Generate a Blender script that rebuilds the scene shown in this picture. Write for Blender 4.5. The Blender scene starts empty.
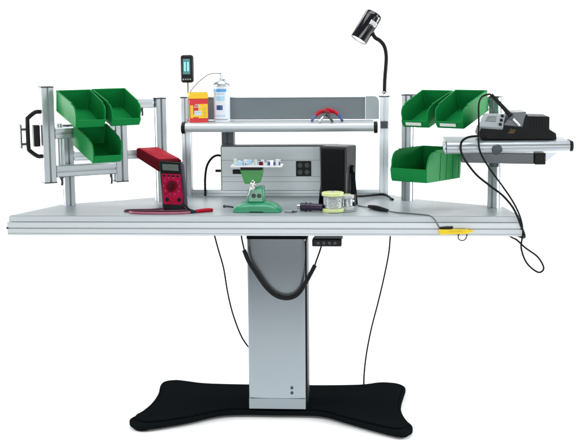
import bpy, bmesh, math, random
from mathutils import Vector, Matrix
random.seed(4)
sc = bpy.context.scene
COL = sc.collection
V = Vector

# ------------------------------------------------------------------ camera
cd = bpy.data.cameras.new('camera'); cam = bpy.data.objects.new('camera', cd); COL.objects.link(cam)
cd.sensor_width = 36.0; cd.lens = 36.0*1172.15/580.0; cd.clip_start = .05; cd.clip_end = 200
YAW, PIT, ROL = .0661, .1533, -.0087
right = V((math.cos(YAW), math.sin(YAW), 0)); fw0 = V((-math.sin(YAW), math.cos(YAW), 0))
fwd = fw0*math.cos(PIT) - V((0, 0, 1))*math.sin(PIT)
up = V((0, 0, 1))*math.cos(PIT) + fw0*math.sin(PIT)
r2 = right*math.cos(ROL) + up*math.sin(ROL); u2 = -right*math.sin(ROL) + up*math.cos(ROL)
cam.matrix_world = Matrix(((r2.x, u2.x, -fwd.x, .4115), (r2.y, u2.y, -fwd.y, -4.4924), (r2.z, u2.z, -fwd.z, 1.5069), (0, 0, 0, 1)))
sc.camera = cam

# ------------------------------------------------------------------ studio light
wd = bpy.data.worlds.new('World'); sc.world = wd; wd.use_nodes = True
wd.node_tree.nodes['Background'].inputs[0].default_value = (.93, .97, 1, 1)
wd.node_tree.nodes['Background'].inputs[1].default_value = .07

def softbox(name, loc, target, sx, sy, power, col=(1, 1, 1)):
    l = bpy.data.lights.new(name, 'AREA'); l.shape = 'RECTANGLE'; l.size = sx; l.size_y = sy; l.energy = power; l.color = col
    o = bpy.data.objects.new(name, l); COL.objects.link(o); o.location = loc
    o.rotation_euler = (V(target) - V(loc)).to_track_quat('-Z', 'Y').to_euler()
    return o
softbox('overhead_softbox', (0, -.3, 3.3), (0, .1, 0), 3.0, 1.6, 62, (.97, .99, 1))
softbox('key_softbox', (-3.8, -.7, 2.1), (0, 0, .9), 1.6, 1.6, 40)
softbox('fill_softbox', (3.8, -.7, 2.1), (0, 0, .9), 1.4, 1.8, 50, (.96, .98, 1))
softbox('added_front_light', (.4, -6.6, 1.55), (.1, 0, 1.2), 5.2, 1.7, 150)  # unseen light added to brighten the metal fronts
softbox('added_strip_light', (4.6, -4.9, 1.5), (-.7, .1, 1.1), .7, 2.0, 34)  # this and the next: unseen lights added for highlights on the posts
softbox('added_strip_light', (-4.6, -3.4, 1.5), (.75, .3, 1.1), .7, 2.0, 26)
softbox('added_backdrop_light', (-1.9, 2.3, 3.4), (-.6, 4.6, .9), 2.2, 1.0, 85)  # unseen pair added to push the backdrop to white
softbox('added_backdrop_light', (1.9, 2.3, 3.4), (.6, 4.6, .9), 2.2, 1.0, 85)
softbox('added_floor_light', (-3.0, .9, 1.0), (0, .5, 0), 1.0, 1.0, 74)  # low unseen pair added to whiten the floor under the bench
softbox('added_floor_light', (3.0, .9, 1.0), (0, .5, 0), 1.0, 1.0, 74)
sc.view_settings.view_transform = 'Standard'; sc.view_settings.look = 'None'
sc.view_settings.exposure = 0.12; sc.view_settings.gamma = 1.0
try:
    sc.cycles.use_denoising = True
    sc.cycles.max_bounces = 8
except Exception: pass

# ------------------------------------------------------------------ materials
def mat(name, col, rough=.5, metal=0., spec=.5, var=.06, nscale=30., stretch=None, bump=0., bscale=200., rvar=.08, emit=None, estr=0., trans=0., coat=0.):
    m = bpy.data.materials.new(name); m.use_nodes = True
    nt = m.node_tree; b = nt.nodes['Principled BSDF']
    tc = nt.nodes.new('ShaderNodeTexCoord'); mp = nt.nodes.new('ShaderNodeMapping')
    nt.links.new(tc.outputs['Object'], mp.inputs['Vector'])
    if stretch: mp.inputs['Scale'].default_value = stretch
    n = nt.nodes.new('ShaderNodeTexNoise'); n.inputs['Scale'].default_value = nscale; n.inputs['Detail'].default_value = 5
    nt.links.new(mp.outputs[0], n.inputs['Vector'])
    mx = nt.nodes.new('ShaderNodeMix'); mx.data_type = 'RGBA'
    mx.inputs[6].default_value = (*[max(0, c*(1-var)) for c in col], 1); mx.inputs[7].default_value = (*[min(1, c*(1+var)) for c in col], 1)
    nt.links.new(n.outputs['Fac'], mx.inputs[0]); nt.links.new(mx.outputs[2], b.inputs['Base Color'])
    mr = nt.nodes.new('ShaderNodeMapRange'); mr.inputs[3].default_value = max(.02, rough-rvar); mr.inputs[4].default_value = min(1, rough+rvar)
    nt.links.new(n.outputs['Fac'], mr.inputs[0]); nt.links.new(mr.outputs[0], b.inputs['Roughness'])
    b.inputs['Metallic'].default_value = metal; b.inputs['Specular IOR Level'].default_value = spec
    if trans: b.inputs['Transmission Weight'].default_value = trans
    if coat: b.inputs['Coat Weight'].default_value = coat; b.inputs['Coat Roughness'].default_value = .15
    if emit: b.inputs['Emission Color'].default_value = (*emit, 1); b.inputs['Emission Strength'].default_value = estr
    if bump:
        n2 = nt.nodes.new('ShaderNodeTexNoise'); n2.inputs['Scale'].default_value = bscale; n2.inputs['Detail'].default_value = 3
        nt.links.new(mp.outputs[0], n2.inputs['Vector'])
        bp = nt.nodes.new('ShaderNodeBump'); bp.inputs['Strength'].default_value = bump; bp.inputs['Distance'].default_value = .001
        nt.links.new(n2.outputs['Fac'], bp.inputs['Height']); nt.links.new(bp.outputs[0], b.inputs['Normal'])
    return m
AC = (.47, .515, .54)
M = {}
M['white'] = mat('white_paper', (.93, .93, .93), .9, spec=.1, var=.005, nscale=2)
M['alu_v'] = mat('anodised_aluminium_upright', AC, .40, 1, var=.05, nscale=6, stretch=(60, 60, .6), rvar=.06)
M['alu_h'] = mat('anodised_aluminium_rail', AC, .36, 1, var=.05, nscale=6, stretch=(.6, 60, 60), rvar=.06)
M['alu_front'] = mat('anodised_aluminium_front', (.58, .625, .65), .52, .55, var=.03, nscale=6, stretch=(.5, 50, 50), rvar=.05)
M['column'] = mat('brushed_column_sheet', (.33, .375, .405), .24, 1, var=.02, nscale=4, stretch=(110, 110, .1), rvar=.012)
M['laminate'] = mat('grey_laminate', (.315, .355, .375), .40, 0, spec=.3, var=.06, nscale=9, bump=.05, bscale=500)
M['endgrey'] = mat('mid_grey_end_plate', (.27, .31, .33), .45, .2, var=.04)
M['cabinet'] = mat('satin_black_cabinet', (.012, .013, .015), .38, 0, spec=.4, var=.1, nscale=200, bump=.15, bscale=900)
M['basereflect'] = mat('painted_base_reflection', (.27, .31, .335), .35, .9, var=.03)
M['tray'] = mat('satin_aluminium_tray', (.42, .46, .485), .42, .8, var=.04, nscale=6, stretch=(.5, 50, 50), rvar=.05)
M['stem'] = mat('dull_beige_rod', (.22, .22, .19), .45, .2, var=.05)
M['brass'] = mat('dull_brass_wool', (.20, .15, .06), .45, .8, var=.2)
M['edge'] = mat('light_edge_band', (.50, .55, .58), .45, 0, var=.02)
M['panelgrey'] = mat('slate_grey_panel', (.13, .16, .175), .5, .1, var=.04, nscale=15)
M['darksteel'] = mat('dark_grey_steel', (.05, .06, .066), .45, .5, var=.06)
M['blackpaint'] = mat('black_powder_coat', (.0056, .0072, .008), .65, 0, spec=0, var=.45, nscale=420, bump=.12, bscale=900)
M['blackplastic'] = mat('black_plastic', (.0055, .006, .0068), .45, 0, spec=.2, var=.15, nscale=40)
M['rubber'] = mat('black_rubber_cable', (.006, .006, .007), .5, 0, spec=.15, var=.1)
M['greycable'] = mat('grey_cable', (.12, .14, .15), .5, 0, var=.08)
M['green'] = mat('green_bin_plastic', (.005, .185, .042), .5, 0, spec=.07, var=.07, nscale=12, bump=.06, bscale=350)
M['label'] = mat('paper_label', (.62, .68, .64), .7, 0, var=.05)
M['silver'] = mat('bright_steel', (.75, .77, .78), .22, 1, var=.05)
M['visegreen'] = mat('green_vise_casting', (.015, .24, .035), .30, 0, spec=.6, var=.08, nscale=20, coat=.12)
M['viseteal'] = mat('sea_green_vise_casting', (.02, .27, .13), .30, 0, spec=.6, var=.08, nscale=20, coat=.12)
M['red'] = mat('red_plastic', (.37, .004, .018), .42, 0, spec=.15, var=.1, nscale=25)
M['darkred'] = mat('dark_red_case', (.11, .002, .008), .5, 0, spec=.12, var=.15, nscale=30)
M['crimson'] = mat('crimson_faceplate', (.32, .004, .042), .5, 0, spec=.1, var=.5, nscale=40)
M['purple'] = mat('dark_purple_plastic', (.022, .012, .035), .35, 0, var=.2, nscale=60)
M['plumlead'] = mat('plum_test_lead', (.085, .02, .045), .4, 0, var=.2, nscale=40)
M['pinklead'] = mat('dusty_red_test_lead', (.38, .10, .16), .4, 0, var=.2, nscale=40)
M['yellow'] = mat('yellow_card', (.85, .52, .004), .45, 0, var=.05)
M['olive'] = mat('yellow_lid_top', (.62, .43, .015), .5, 0, var=.06)
M['toolyellow'] = mat('yellow_tool_plastic', (.80, .58, .005), .35, 0, var=.06)
M['boxred'] = mat('red_card', (.62, .012, .02), .45, 0, var=.05)
M['canwhite'] = mat('white_lacquered_tin', (.62, .66, .71), .35, .0, spec=.25, var=.02)
M['blue'] = mat('blue_print', (.08, .30, .62), .35, 0, var=.05)
M['lightblue'] = mat('pale_blue_print', (.34, .58, .78), .35, 0, var=.05)
M['navy'] = mat('navy_print', (.02, .06, .22), .35, 0, var=.2, nscale=150)
M['mintprint'] = mat('green_print', (.10, .25, .04), .4, 0, var=.3, nscale=160)
M['lcd'] = mat('grey_lcd', (.10, .125, .12), .2, 0, var=.15, nscale=90)
M['teal'] = mat('dark_teal_window', (.004, .03, .035), .12, 0, spec=.4)
M['tealglow'] = mat('dim_teal_window', (.004, .03, .035), .15, 0, spec=.3, emit=(.02, .33, .33), estr=.4)
M['cyanlit'] = mat('lit_cyan_tube', (.1, .6, .6), .3, emit=(.20, .85, .82), estr=.85)
M['lamplit'] = mat('lit_lamp_lens', (.7, .75, .9), .3, emit=(.85, .9, 1.0), estr=1.3)
M['lampblack'] = mat('gloss_black_lamp', (.006, .006, .009), .16, 0, spec=.6)
M['spool'] = mat('pale_yellow_spool', (.68, .76, .34), .4, 0, var=.05)
M['palespool'] = mat('grey_white_spool', (.55, .58, .58), .4, 0, var=.05)
M['solder'] = mat('solder_wire', (.62, .64, .66), .28, 1, var=.15, nscale=12, stretch=(1, 1, 40), bump=.4, bscale=60)
M['board'] = mat('white_circuit_board', (.70, .72, .74), .35, 0, var=.12, nscale=90)
M['bezel'] = mat('light_grey_bezel', (.27, .31, .33), .4, 0, var=.04)
M['stationdark'] = mat('charcoal_sheet_metal', (.005, .0065, .0078), .45, 0, spec=.15, var=.1, nscale=30, bump=.08, bscale=500)
M['stationgrey'] = mat('grey_metal_and_sheen', (.085, .10, .11), .3, .2, var=.1, nscale=30)
M['grille'] = mat('black_speaker_grille', (.0045, .005, .006), .6, 0, spec=.1, var=.3, nscale=400, bump=.6, bscale=700)

# ------------------------------------------------------------------ mesh helpers
OFF = {}
def smooth_path(pts, n=8):
    P = [V(p) for p in pts]
    if len(P) < 3: return P
    out = []
    for i in range(len(P)-1):
        p0 = P[max(i-1, 0)]; p1 = P[i]; p2 = P[i+1]; p3 = P[min(i+2, len(P)-1)]
        for k in range(n):
            t = k/n
            out.append(.5*((2*p1) + (p2-p0)*t + (2*p0-5*p1+4*p2-p3)*t*t + (3*p1-p0-3*p2+p3)*t**3))
    out.append(P[-1]); return out

class MB:
    def __init__(s): s.bm = bmesh.new()
    def faces(s, vs, fs):
        b = [s.bm.verts.new(v) for v in vs]
        for f in fs:
            try: s.bm.faces.new([b[i] for i in f])
            except ValueError: pass
        return b
    def box(s, c, size, rot=None):
        c = V(c); h = V(size)/2; m = rot if rot is not None else Matrix.Identity(3)
        vs = [c + m @ V((x*h.x, y*h.y, z*h.z)) for x in (-1, 1) for y in (-1, 1) for z in (-1, 1)]
        s.faces(vs, [(0, 1, 3, 2), (4, 6, 7, 5), (0, 4, 5, 1), (2, 3, 7, 6), (0, 2, 6, 4), (1, 5, 7, 3)]); return s
    def hexa(s, bot, top):
        s.faces([V(p) for p in list(bot)+list(top)], [(3, 2, 1, 0), (4, 5, 6, 7), (0, 1, 5, 4), (1, 2, 6, 5), (2, 3, 7, 6), (3, 0, 4, 7)]); return s
    def prism(s, poly, vec):
        vec = V(vec); n = len(poly); P = [V(p) for p in poly]
        s.faces(P + [p+vec for p in P], [tuple(range(n-1, -1, -1)), tuple(range(n, 2*n))] + [(i, (i+1) % n, n+(i+1) % n, n+i) for i in range(n)]); return s
    def loft(s, rings, caps=True):
        n = len(rings[0]); vs = []; fs = []
        for r in rings: vs += [V(p) for p in r]
        for k in range(len(rings)-1):
            for i in range(n):
                j = (i+1) % n; fs.append((k*n+i, k*n+j, (k+1)*n+j, (k+1)*n+i))
        if caps: fs += [tuple(range(n-1, -1, -1)), tuple(range((len(rings)-1)*n, len(rings)*n))]
        s.faces(vs, fs); return s
    def tube(s, pts, r, seg=10, n=8, smooth=True):
        P = smooth_path(pts, n) if smooth else [V(p) for p in pts]
        rr = r if callable(r) else (lambda t: r)
        t0 = (P[1]-P[0]).normalized(); a = t0.orthogonal().normalized(); rings = []
        for i, p in enumerate(P):
            t = (P[min(i+1, len(P)-1)] - P[max(i-1, 0)]).normalized()
            a = (a - t*a.dot(t)).normalized(); b = t.cross(a); R = rr(i/(len(P)-1))
            rings.append([p + (a*math.cos(2*math.pi*k/seg) + b*math.sin(2*math.pi*k/seg))*R for k in range(seg)])
        return s.loft(rings)
    def lathe(s, prof, o, axis=(0, 0, 1), seg=28):
        q = V((0, 0, 1)).rotation_difference(V(axis).normalized()); o = V(o)
        return s.loft([[o + q @ V((r*math.cos(2*math.pi*k/seg), r*math.sin(2*math.pi*k/seg), h)) for k in range(seg)] for r, h in prof])
    def cyl(s, p0, p1, r, r1=None, seg=20):
        p0, p1 = V(p0), V(p1); return s.lathe([(r, 0), (r if r1 is None else r1, (p1-p0).length)], p0, p1-p0, seg)
    def profile(s, p0, p1, side, size=.044, slot=.0042, depth=.013):
        """square T-slot bar from p0 to p1; side = direction of one face"""
        p0, p1 = V(p0), V(p1); ax = (p1-p0).normalized(); a = V(side); a = (a-ax*a.dot(ax)).normalized(); b = ax.cross(a); h = size/2; c = .003
        q = [(h, -h+c), (h, -slot), (h-.003, -slot), (h-.003, -.0068), (h-depth, -.0068), (h-depth, .0068), (h-.003, .0068), (h-.003, slot), (h, slot), (h, h-c), (h-c, h)]
        sec = []
        for k in range(4):
            ca, sa = [(1, 0), (0, 1), (-1, 0), (0, -1)][k]
            sec += [(x*ca - y*sa, x*sa + y*ca) for x, y in q]
        return s.loft([[p0 + a*x + b*y for x, y in sec], [p1 + a*x + b*y for x, y in sec]])
    def build(s, name, material, parent=None, loc=None, bevel=0, seg=2, solid=0, ang=.6):
        bm = s.bm
        bmesh.ops.recalc_face_normals(bm, faces=bm.faces[:])
        off = OFF[parent.name] if parent else V(loc if loc is not None else (0, 0, 0))
        for v in bm.verts: v.co -= off
        for f in bm.faces: f.smooth = True
        for e in bm.edges:
            e.smooth = (len(e.link_faces) == 2 and e.calc_face_angle(0) < ang)
        me = bpy.data.meshes.new(name); bm.to_mesh(me); bm.free(); me.materials.append(M[material])
        o = bpy.data.objects.new(name, me); COL.objects.link(o)
        if parent: o.parent = parent
        else: o.location = off
        OFF[o.name] = off
        if solid:
            md = o.modifiers.new('solidify', 'SOLIDIFY'); md.thickness = solid; md.offset = 0; md.use_even_offset = True
        if bevel:
            md = o.modifiers.new('bevel', 'BEVEL'); md.width = bevel; md.segments = seg; md.limit_method = 'ANGLE'; md.angle_limit = math.radians(40)
            md.harden_normals = False
        return o
def tag(o, label=None, cat=None, group=None, kind=None):
    if label: o['label'] = label
    if cat: o['category'] = cat
    if group: o['group'] = group
    if kind: o['kind'] = kind
    return o
def thing(name, loc, label, cat, group=None):
    o = bpy.data.objects.new(name, None); COL.objects.link(o); o.location = loc; o.empty_display_size = .05
    OFF[o.name] = V(loc); return tag(o, label, cat, group)

def rotz(a): return Matrix.Rotation(a, 3, 'Z')
def chamfer_poly(poly, r, n=4):
    """round the corners of a 2D polygon"""
    out = []; m = len(poly)
    for i in range(m):
        p = V(poly[i]).to_2d() if len(poly[i]) > 2 else V(poly[i]); a = V(poly[i-1]); b = V(poly[(i+1) % m])
        rr = r[i] if isinstance(r, (list, tuple)) else r
        da = (a-p); db = (b-p); ra = min(rr, da.length*.45); rb = min(rr, db.length*.45)
        s = p + da.normalized()*ra; e = p + db.normalized()*rb
        for k in range(n+1):
            t = k/n; out.append((1-t)**2*s + 2*t*(1-t)*p + t*t*e)
    return out

# ------------------------------------------------------------------ setting: seamless white studio sweep
mb = MB(); mb.faces([(-4.4, -2.3, 0), (4.4, -2.3, 0), (4.4, 3.0, 0), (-4.4, 3.0, 0)], [(0, 1, 2, 3)])
tag(mb.build('floor', 'white'), kind='structure')
mb = MB(); rings = []
for k in range(13):
    a = math.pi/2*k/12; rings.append([(-4.4, 3.0 + 1.8*math.sin(a), 1.8*(1-math.cos(a))), (4.4, 3.0 + 1.8*math.sin(a), 1.8*(1-math.cos(a)))])
rings.append([(-4.4, 4.8, 4.5), (4.4, 4.8, 4.5)])
vs = [p for r in rings for p in r]
mb.faces(vs, [(2*i, 2*i+1, 2*i+3, 2*i+2) for i in range(len(rings)-1)])
tag(mb.build('backdrop', 'white'), kind='structure')

# ------------------------------------------------------------------ workbench
H = .833
wb = thing('workbench', (.05, .1, 0), 'long grey and aluminium workbench on a central column with a black splayed foot', 'workbench')
TOP = [(-.998, 0), (.998, 0), (1.0, .02), (.965, .262), (.63, .487), (.51, .645), (-.40, .645), (-.63, .465), (-.865, .335)]
mb = MB(); mb.prism([(x, y, H-.0235) for x, y in chamfer_poly(TOP, .012)], (0, 0, .0235))
top = mb.build('tabletop', 'laminate', wb, bevel=.0015)
mb = MB(); mb.box((0, -.0016, H-.0125), (1.994, .003, .021)); mb.build('edge_strip', 'edge', top)
# front rail, an extrusion with two grooves
Z0, Z1 = H-.078, H-.0245
sec = [(.045, Z0), (.045, Z1), (.002, Z1), (-.004, Z1-.001), (-.005, Z1-.003), (-.005, Z1-.0215), (.004, Z1-.0225), (.004, Z1-.0262), (-.005, Z1-.0272), (-.005, Z0+.010), (-.002, Z0+.0092), (-.002, Z0+.0078), (-.005, Z0+.007), (-.005, Z0+.002), (-.003, Z0)]
mb = MB(); mb.prism([(-1.003, y, z) for y, z in sec], (2.006, 0, 0)); rail = mb.build('front_rail', 'alu_front', wb)
for s in (-1, 1):
    mb = MB(); mb.box((s*1.0042, .021, (Z0+Z1)/2), (.0022, .046, .050)); mb.build('end_plate', 'alu_h', rail, bevel=.0008)
    mb = MB(); mb.cyl((s*1.002, -.001, Z1-.024), (s*1.008, -.001, Z1-.024), .0045); mb.build('end_screw', 'blackplastic', rail)
# side and rear rails below the top
def bar_between(a, b, z, w, h):
    mb = MB(); a, b = V((*a, z)), V((*b, z)); d = (b-a); ang = math.atan2(d.y, d.x); mb.box((a+b)/2, (d.length, w, h), rotz(ang)); mb.build('under_rail', 'alu_h', wb, bevel=.001)
bar_between((-.95, .06), (-.83, .325), H-.046, .03, .04); bar_between((.955, .06), (.935, .255), H-.046, .03, .04)
bar_between((-.36, .60), (.47, .60), H-.046, .03, .04)
mb = MB(); mb.box((.052, .21, H-.0625), (.30, .28, .030)); mb.box((.052, .21, H-.036), (.9, .08, .020)); mb.build('support_beam', 'darksteel', wb, bevel=.002)
# column
CX0, CX1, CY0, CY1 = -.0625, .1685, .060, .225
cpoly = [(CX0, CY0+.010), (CX0+.0015, CY0+.0058)] + [(CX0 + .005 + (CX1-CX0-.010)*k/14, CY0 + .004*abs(2*k/14-1)**2.5) for k in range(15)] + [(CX1-.0015, CY0+.0058), (CX1, CY0+.010), (CX1, CY1), (CX0, CY1)]
mb = MB(); mb.prism([(x, y, .0362) for x, y in cpoly], (0, 0, .695))
col = mb.build('column', 'column', wb)
mb = MB(); mb.box((CX1+.0035, (CY0+CY1)/2+.004, .39), (.006, CY1-CY0-.016, .66)); mb.build('side_strip', 'blackplastic', col, bevel=.001)
mb = MB(); mb.box(((CX0+CX1)/2+.002, (CY0+CY1)/2, .739), (.236, .172, .016)); mb.build('top_collar', 'blackpaint', col, bevel=.003)
mb = MB(); mb.box(((CX0+CX1)/2, CY0-.0018, .058), (.229, .003, .043)); mb.build('base_reflection', 'basereflect', col, bevel=.0008)  # darker strip painting the black foot's reflection low on the column
for z in (.124, .103):
    mb = MB(); mb.lathe([(.0001, 0), (.0062, 0), (.0062, .003), (.004, .0045), (.0001, .0045)], (.112, CY0+.0005, z), (0, -1, 0), 14); mb.build('bolt', 'darksteel', col)
# black H-shaped foot
FOOT = [(.05, .055), (-.10, .055), (-.19, .030), (-.30, -.06), (-.44, -.14), (-.497, -.13), (-.526, -.07), (-.505, .0), (-.478, .13), (-.472, .27), (-.484, .39), (-.478, .455), (-.44, .480), (-.385, .462), (-.30, .430), (-.14, .418)]
FR = [(.05, .418), (.24, .418), (.40, .435), (.485, .475), (.545, .465), (.578, .41), (.572, .33), (.556, .20), (.552, .08), (.568, -.03), (.590, -.105), (.578, -.165), (.525, -.185), (.345, -.045), (.26, .030), (.19, .055)]
foot2d = [V(p) for p in FOOT + FR]
sm = smooth_path([(p.x, p.y, 0) for p in foot2d] + [(foot2d[0].x, foot2d[0].y, 0)], 4)[:-1]
mb = MB(); mb.prism([(p.x, p.y, .008) for p in sm], (0, 0, .020)); base = mb.build('foot_plate', 'blackpaint', wb, bevel=.005, seg=3, ang=.9)
cen = V((.03, .17, 0))
mb = MB(); mb.prism([(cen.x + (p.x-cen.x)*.965, cen.y + (p.y-cen.y)*.90 + .006, .0275) for p in sm], (0, 0, .0085))
mb.build('upper_plate', 'blackpaint', base, bevel=.003, ang=.9)
for x, y in [(-.47, -.095), (.545, -.125), (-.44, .43), (.53, .42)]:
    mb = MB(); mb.lathe([(.0001, 0), (.034, 0), (.036, .002), (.030, .0085), (.0001, .0085)], (x, y, 0), seg=24); mb.build('levelling_foot', 'rubber', base)
# rear uprights, ledge, cable channel
RP = [(-.378, .612), (.487, .612)]
for x, y in RP:
    mb = MB(); mb.profile((x, y, H), (x, y, 1.262), (0, -1, 0), .044); u = mb.build('upright', 'alu_v', wb)
    mb = MB(); mb.box((x, y, 1.2645), (.047, .047, .005)); mb.build('end_cap', 'darksteel', u, bevel=.001)
mb = MB(); sec = [(.586, H), (.586, H+.010), (.589, H+.011), (.589, H+.013), (.586, H+.014), (.586, H+.028), (.634, H+.028), (.634, H)]
mb.prism([(-.355, y, z) for y, z in sec], (.819, 0, 0)); mb.build('rear_ledge', 'alu_h', wb)
mb = MB(); mb.profile((-.200, .662, .70), (-.200, .662, 1.16), (0, -1, 0), .056); mb.build('cable_channel', 'darksteel', wb)
# power panel, an extruded aluminium trunking
PZ0, PZ1 = H+.0285, 1.056
def notch(z): return [(.545, z-.0016), (.5485, z-.0008), (.5485, z+.0008), (.545, z+.0016)]
sec = [(.605, PZ0), (.548, PZ0), (.545, PZ0+.003)] + notch(.902) + notch(.924) + notch(.995) + [(.545, PZ1-.003), (.548, PZ1), (.605, PZ1)]
mb = MB(); mb.prism([(-.217, y, z) for y, z in sec], (.502, 0, 0)); pp = mb.build('power_panel', 'alu_front', wb)
mb = MB(); mb.box((.034, .575, PZ1+.002), (.506, .064, .004)); mb.build('top_lid', 'darksteel', pp, bevel=.001)
for x in (-.2195, .2875):
    mb = MB(); mb.box((x, .575, (PZ0+PZ1)/2), (.004, .058, PZ1-PZ0-.004)); mb.build('end_plate', 'panelgrey', pp, bevel=.001)
mb = MB(); mb.box((.139, .5425, .9585), (.066, .007, .066)); so = mb.build('socket', 'blackplastic', pp, bevel=.003)
mb = MB()
for dx in (-.015, .015):
    for dz in (-.015, .015): mb.lathe([(.0001, 0), (.0105, 0), (.0105, .002), (.009, .002), (.009, .0005), (.0001, .0005)], (.139+dx, .539, .9585+dz), (0, -1, 0), 18)
mb.build('socket_insert', 'darksteel', so)
mb = MB(); mb.cyl((-.222, .585, .945), (-.250, .585, .945), .006); mb.build('cable_gland', 'blackplastic', pp)
# overhead shelf
def bull(y0, z0, r, depth, th):
    s = [(y0 + r*(-math.sin(a)), z0 + r*math.cos(a)) for a in [math.pi*k/12 for k in range(13)]]
    return s + [(y0+.02, z0-r), (y0+.024, z0+r-th), (y0+depth, z0+r-th), (y0+depth, z0+r)]
SX0, SX1, SY, SZ, SR = -.352, .440, .415, 1.1465, .0195
mb = MB(); mb.prism([(SX0, y, z) for y, z in bull(SY, SZ, SR, .172, .012)], (SX1-SX0, 0, 0)); sh = mb.build('overhead_shelf', 'alu_front', wb)
for x0 in (SX0-.017, SX1+.0005):
    mb = MB(); mb.prism([(x0, y, z) for y, z in bull(SY, SZ-.003, SR+.0035, .06, .03)], (.0165, 0, 0)); mb.build('end_cap', 'blackplastic', sh, bevel=.003)
mb = MB(); mb.box(((SX0+SX1)/2-.01, .582, 1.2155), (SX1-SX0-.05, .006, .094)); mb.build('back_panel', 'panelgrey', sh)
mb = MB(); mb.box(((SX0+SX1)/2-.01, .5815, 1.2655), (SX1-SX0-.05, .011, .006)); mb.build('top_trim', 'alu_h', sh, bevel=.001)
for s, xa in ((1, SX1-.034), (-1, SX0+.014)):
    w = .052 if s > 0 else .03
    x1 = xa+w+(.006 if s > 0 else 0)
    pl = chamfer_poly([(xa, 1.1685), (x1, 1.1685), (x1, 1.268), (xa, 1.268)], [.001, .004, .03 if s > 0 else .001, .001], 5)
    mb = MB(); mb.prism([(p.x, .574, p.y) for p in pl], (0, .014, 0)); mb.build('end_bracket', 'endgrey', sh, bevel=.0015)
for x, y in RP:
    mb = MB(); mb.box((x, .578, 1.144), (.03, .022, .03)); mb.build('shelf_bracket', 'darksteel', sh, bevel=.002)
# height control below the front edge
mb = MB(); mb.box((.256, .055, .722), (.116, .062, .028)); hc = mb.build('height_control', 'blackplastic', wb, bevel=.004)
mb = MB(); mb.box((.262, .06, .7455), (.112, .05, .017)); mb.build('bracket', 'darksteel', hc, bevel=.002)
mb = MB()
for k in range(4): mb.cyl((.222+.022*k, .0245, .722), (.222+.022*k, .0225, .722), .006, seg=14)
mb.build('button', 'darksteel', hc)

# ------------------------------------------------------------------ bin racks and swivel arms
uL = V((.852, .523, 0)); nL = V((.523, -.852, 0)); uR = V((.851, -.525, 0)); nR = V((-.525, -.851, 0))
def lever(parent, p, d=.04):
    mb = MB(); p = V(p); mb.cyl(p, p - V((0, 0, .012)), .006, seg=12); mb.tube([p - V((0, 0, .010)), p + V((.004, -.006, -.02)), p + V((.002, -.006, -d))], .0042, 8)
    mb.build('clamp_lever', 'darksteel', parent)
# left wing: fixed uprights with two beams, swivel frame in front
lr = thing('bin_rack', (-.72, .25, H), 'left hand aluminium rack frame holding three small green bins on the workbench', 'rack', 'bin racks on the workbench')
LN, LF = V((-.812, .300, 0)), V((-.462, .425, 0))
LN = V((-.831, .298, 0))
for p in (LN, LF):
    mb = MB(); mb.profile(p + V((0, 0, H)), p + V((0, 0, 1.268 if p is LF else 1.165)), nL); u = mb.build('upright', 'alu_v', lr)
    mb = MB(); mb.box(p + V((0, 0, 1.2705 if p is LF else 1.1675)), (.046, .046, .005), rotz(math.atan2(uL.y, uL.x))); mb.build('end_cap', 'darksteel', u, bevel=.001)
dLF = (LF-LN).normalized()
def beam(p, q, z, h, parent, name='cross_beam', m='alu_h', cut=.028):
    d = (q-p).normalized(); mb = MB(); mb.profile(p + d*cut + V((0, 0, z)), q - d*cut + V((0, 0, z)), (0, 0, 1), h); return mb.build(name, m, parent)
beam(LN, LF, 1.252, .040, lr); beam(LN, LF, 1.040, .040, lr)
lever(lr, LF - dLF*.075 + V((0, 0, 1.231)), .032)
AN, AF = V((-.853, .085, 0)), V((-.596, .238, 0))
uA = (AF-AN).normalized(); nA = V((uA.y, -uA.x, 0))
for p, z0, z1 in ((AN, .958, 1.331), (AF, .945, 1.313)):
    mb = MB(); mb.profile(p + V((0, 0, z0)), p + V((0, 0, z1)), nA, .050); u = mb.build('frame_post', 'alu_v', lr)
    for z in (z0-.0025, z1+.0025):
        mb = MB(); mb.box(p + V((0, 0, z)), (.052, .052, .005), rotz(math.atan2(uA.y, uA.x))); mb.build('end_cap', 'darksteel', u, bevel=.001)
beam(AN, AF, .998, .046, lr, 'frame_rail', 'alu_h', .026); beam(AN, AF, 1.150, .044, lr, 'frame_rail', 'alu_h', .026); beam(AN + uA*.055, AF, 1.285, .036, lr, 'bin_rail', 'alu_h', .026)
lever(lr, AF - uA*.045 + nA*.01 + V((0, 0, .975)), .04); lever(lr, AN + uA*.05 + nA*.0 + V((0, 0, .975)), .035)
# swivel arm from fixed upright to the frame
mb = MB(); m0 = AN + uA*.06 - nA*.024
for z in (1.150, .998):
    a = m0 + V((0, 0, z)); b = LN + V((0, 0, z)) + (m0-LN).normalized()*.024; mb.tube([a, b], .015, 14, smooth=False)
mb.cyl(m0 + V((0, 0, .965)) - nA*.012, m0 + V((0, 0, 1.185)) - nA*.012, .014); mb.build('swivel_arm', 'alu_v', lr)
# handle on the outer post
mb = MB(); hx = AN - uA*.023; q = lambda o, z: V((hx.x, hx.y, z)) - uA*o
mb.tube([q(0, 1.236), q(.022, 1.236), q(.052, 1.214), q(.055, 1.20), q(.055, 1.10), q(.050, 1.085), q(.02, 1.062), q(0, 1.062)], .0085, 10, n=3)
mb.build('grab_handle', 'blackplastic', lr)
mb = MB(); mb.box(q(.022, 1.143), (.026, .03, .085), rotz(math.atan2(uA.y, uA.x))); mb.build('clamp_block', 'blackplastic', lr, bevel=.004)
mb = MB(); mb.box(q(.085, 1.143), (.006, .03, .092), rotz(math.atan2(uA.y, uA.x)))
for z in (1.17, 1.112): mb.cyl(q(.082, z), q(.062, z), .005, seg=12)
mb.build('clamp_plate', 'darksteel', lr, bevel=.001)
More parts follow.
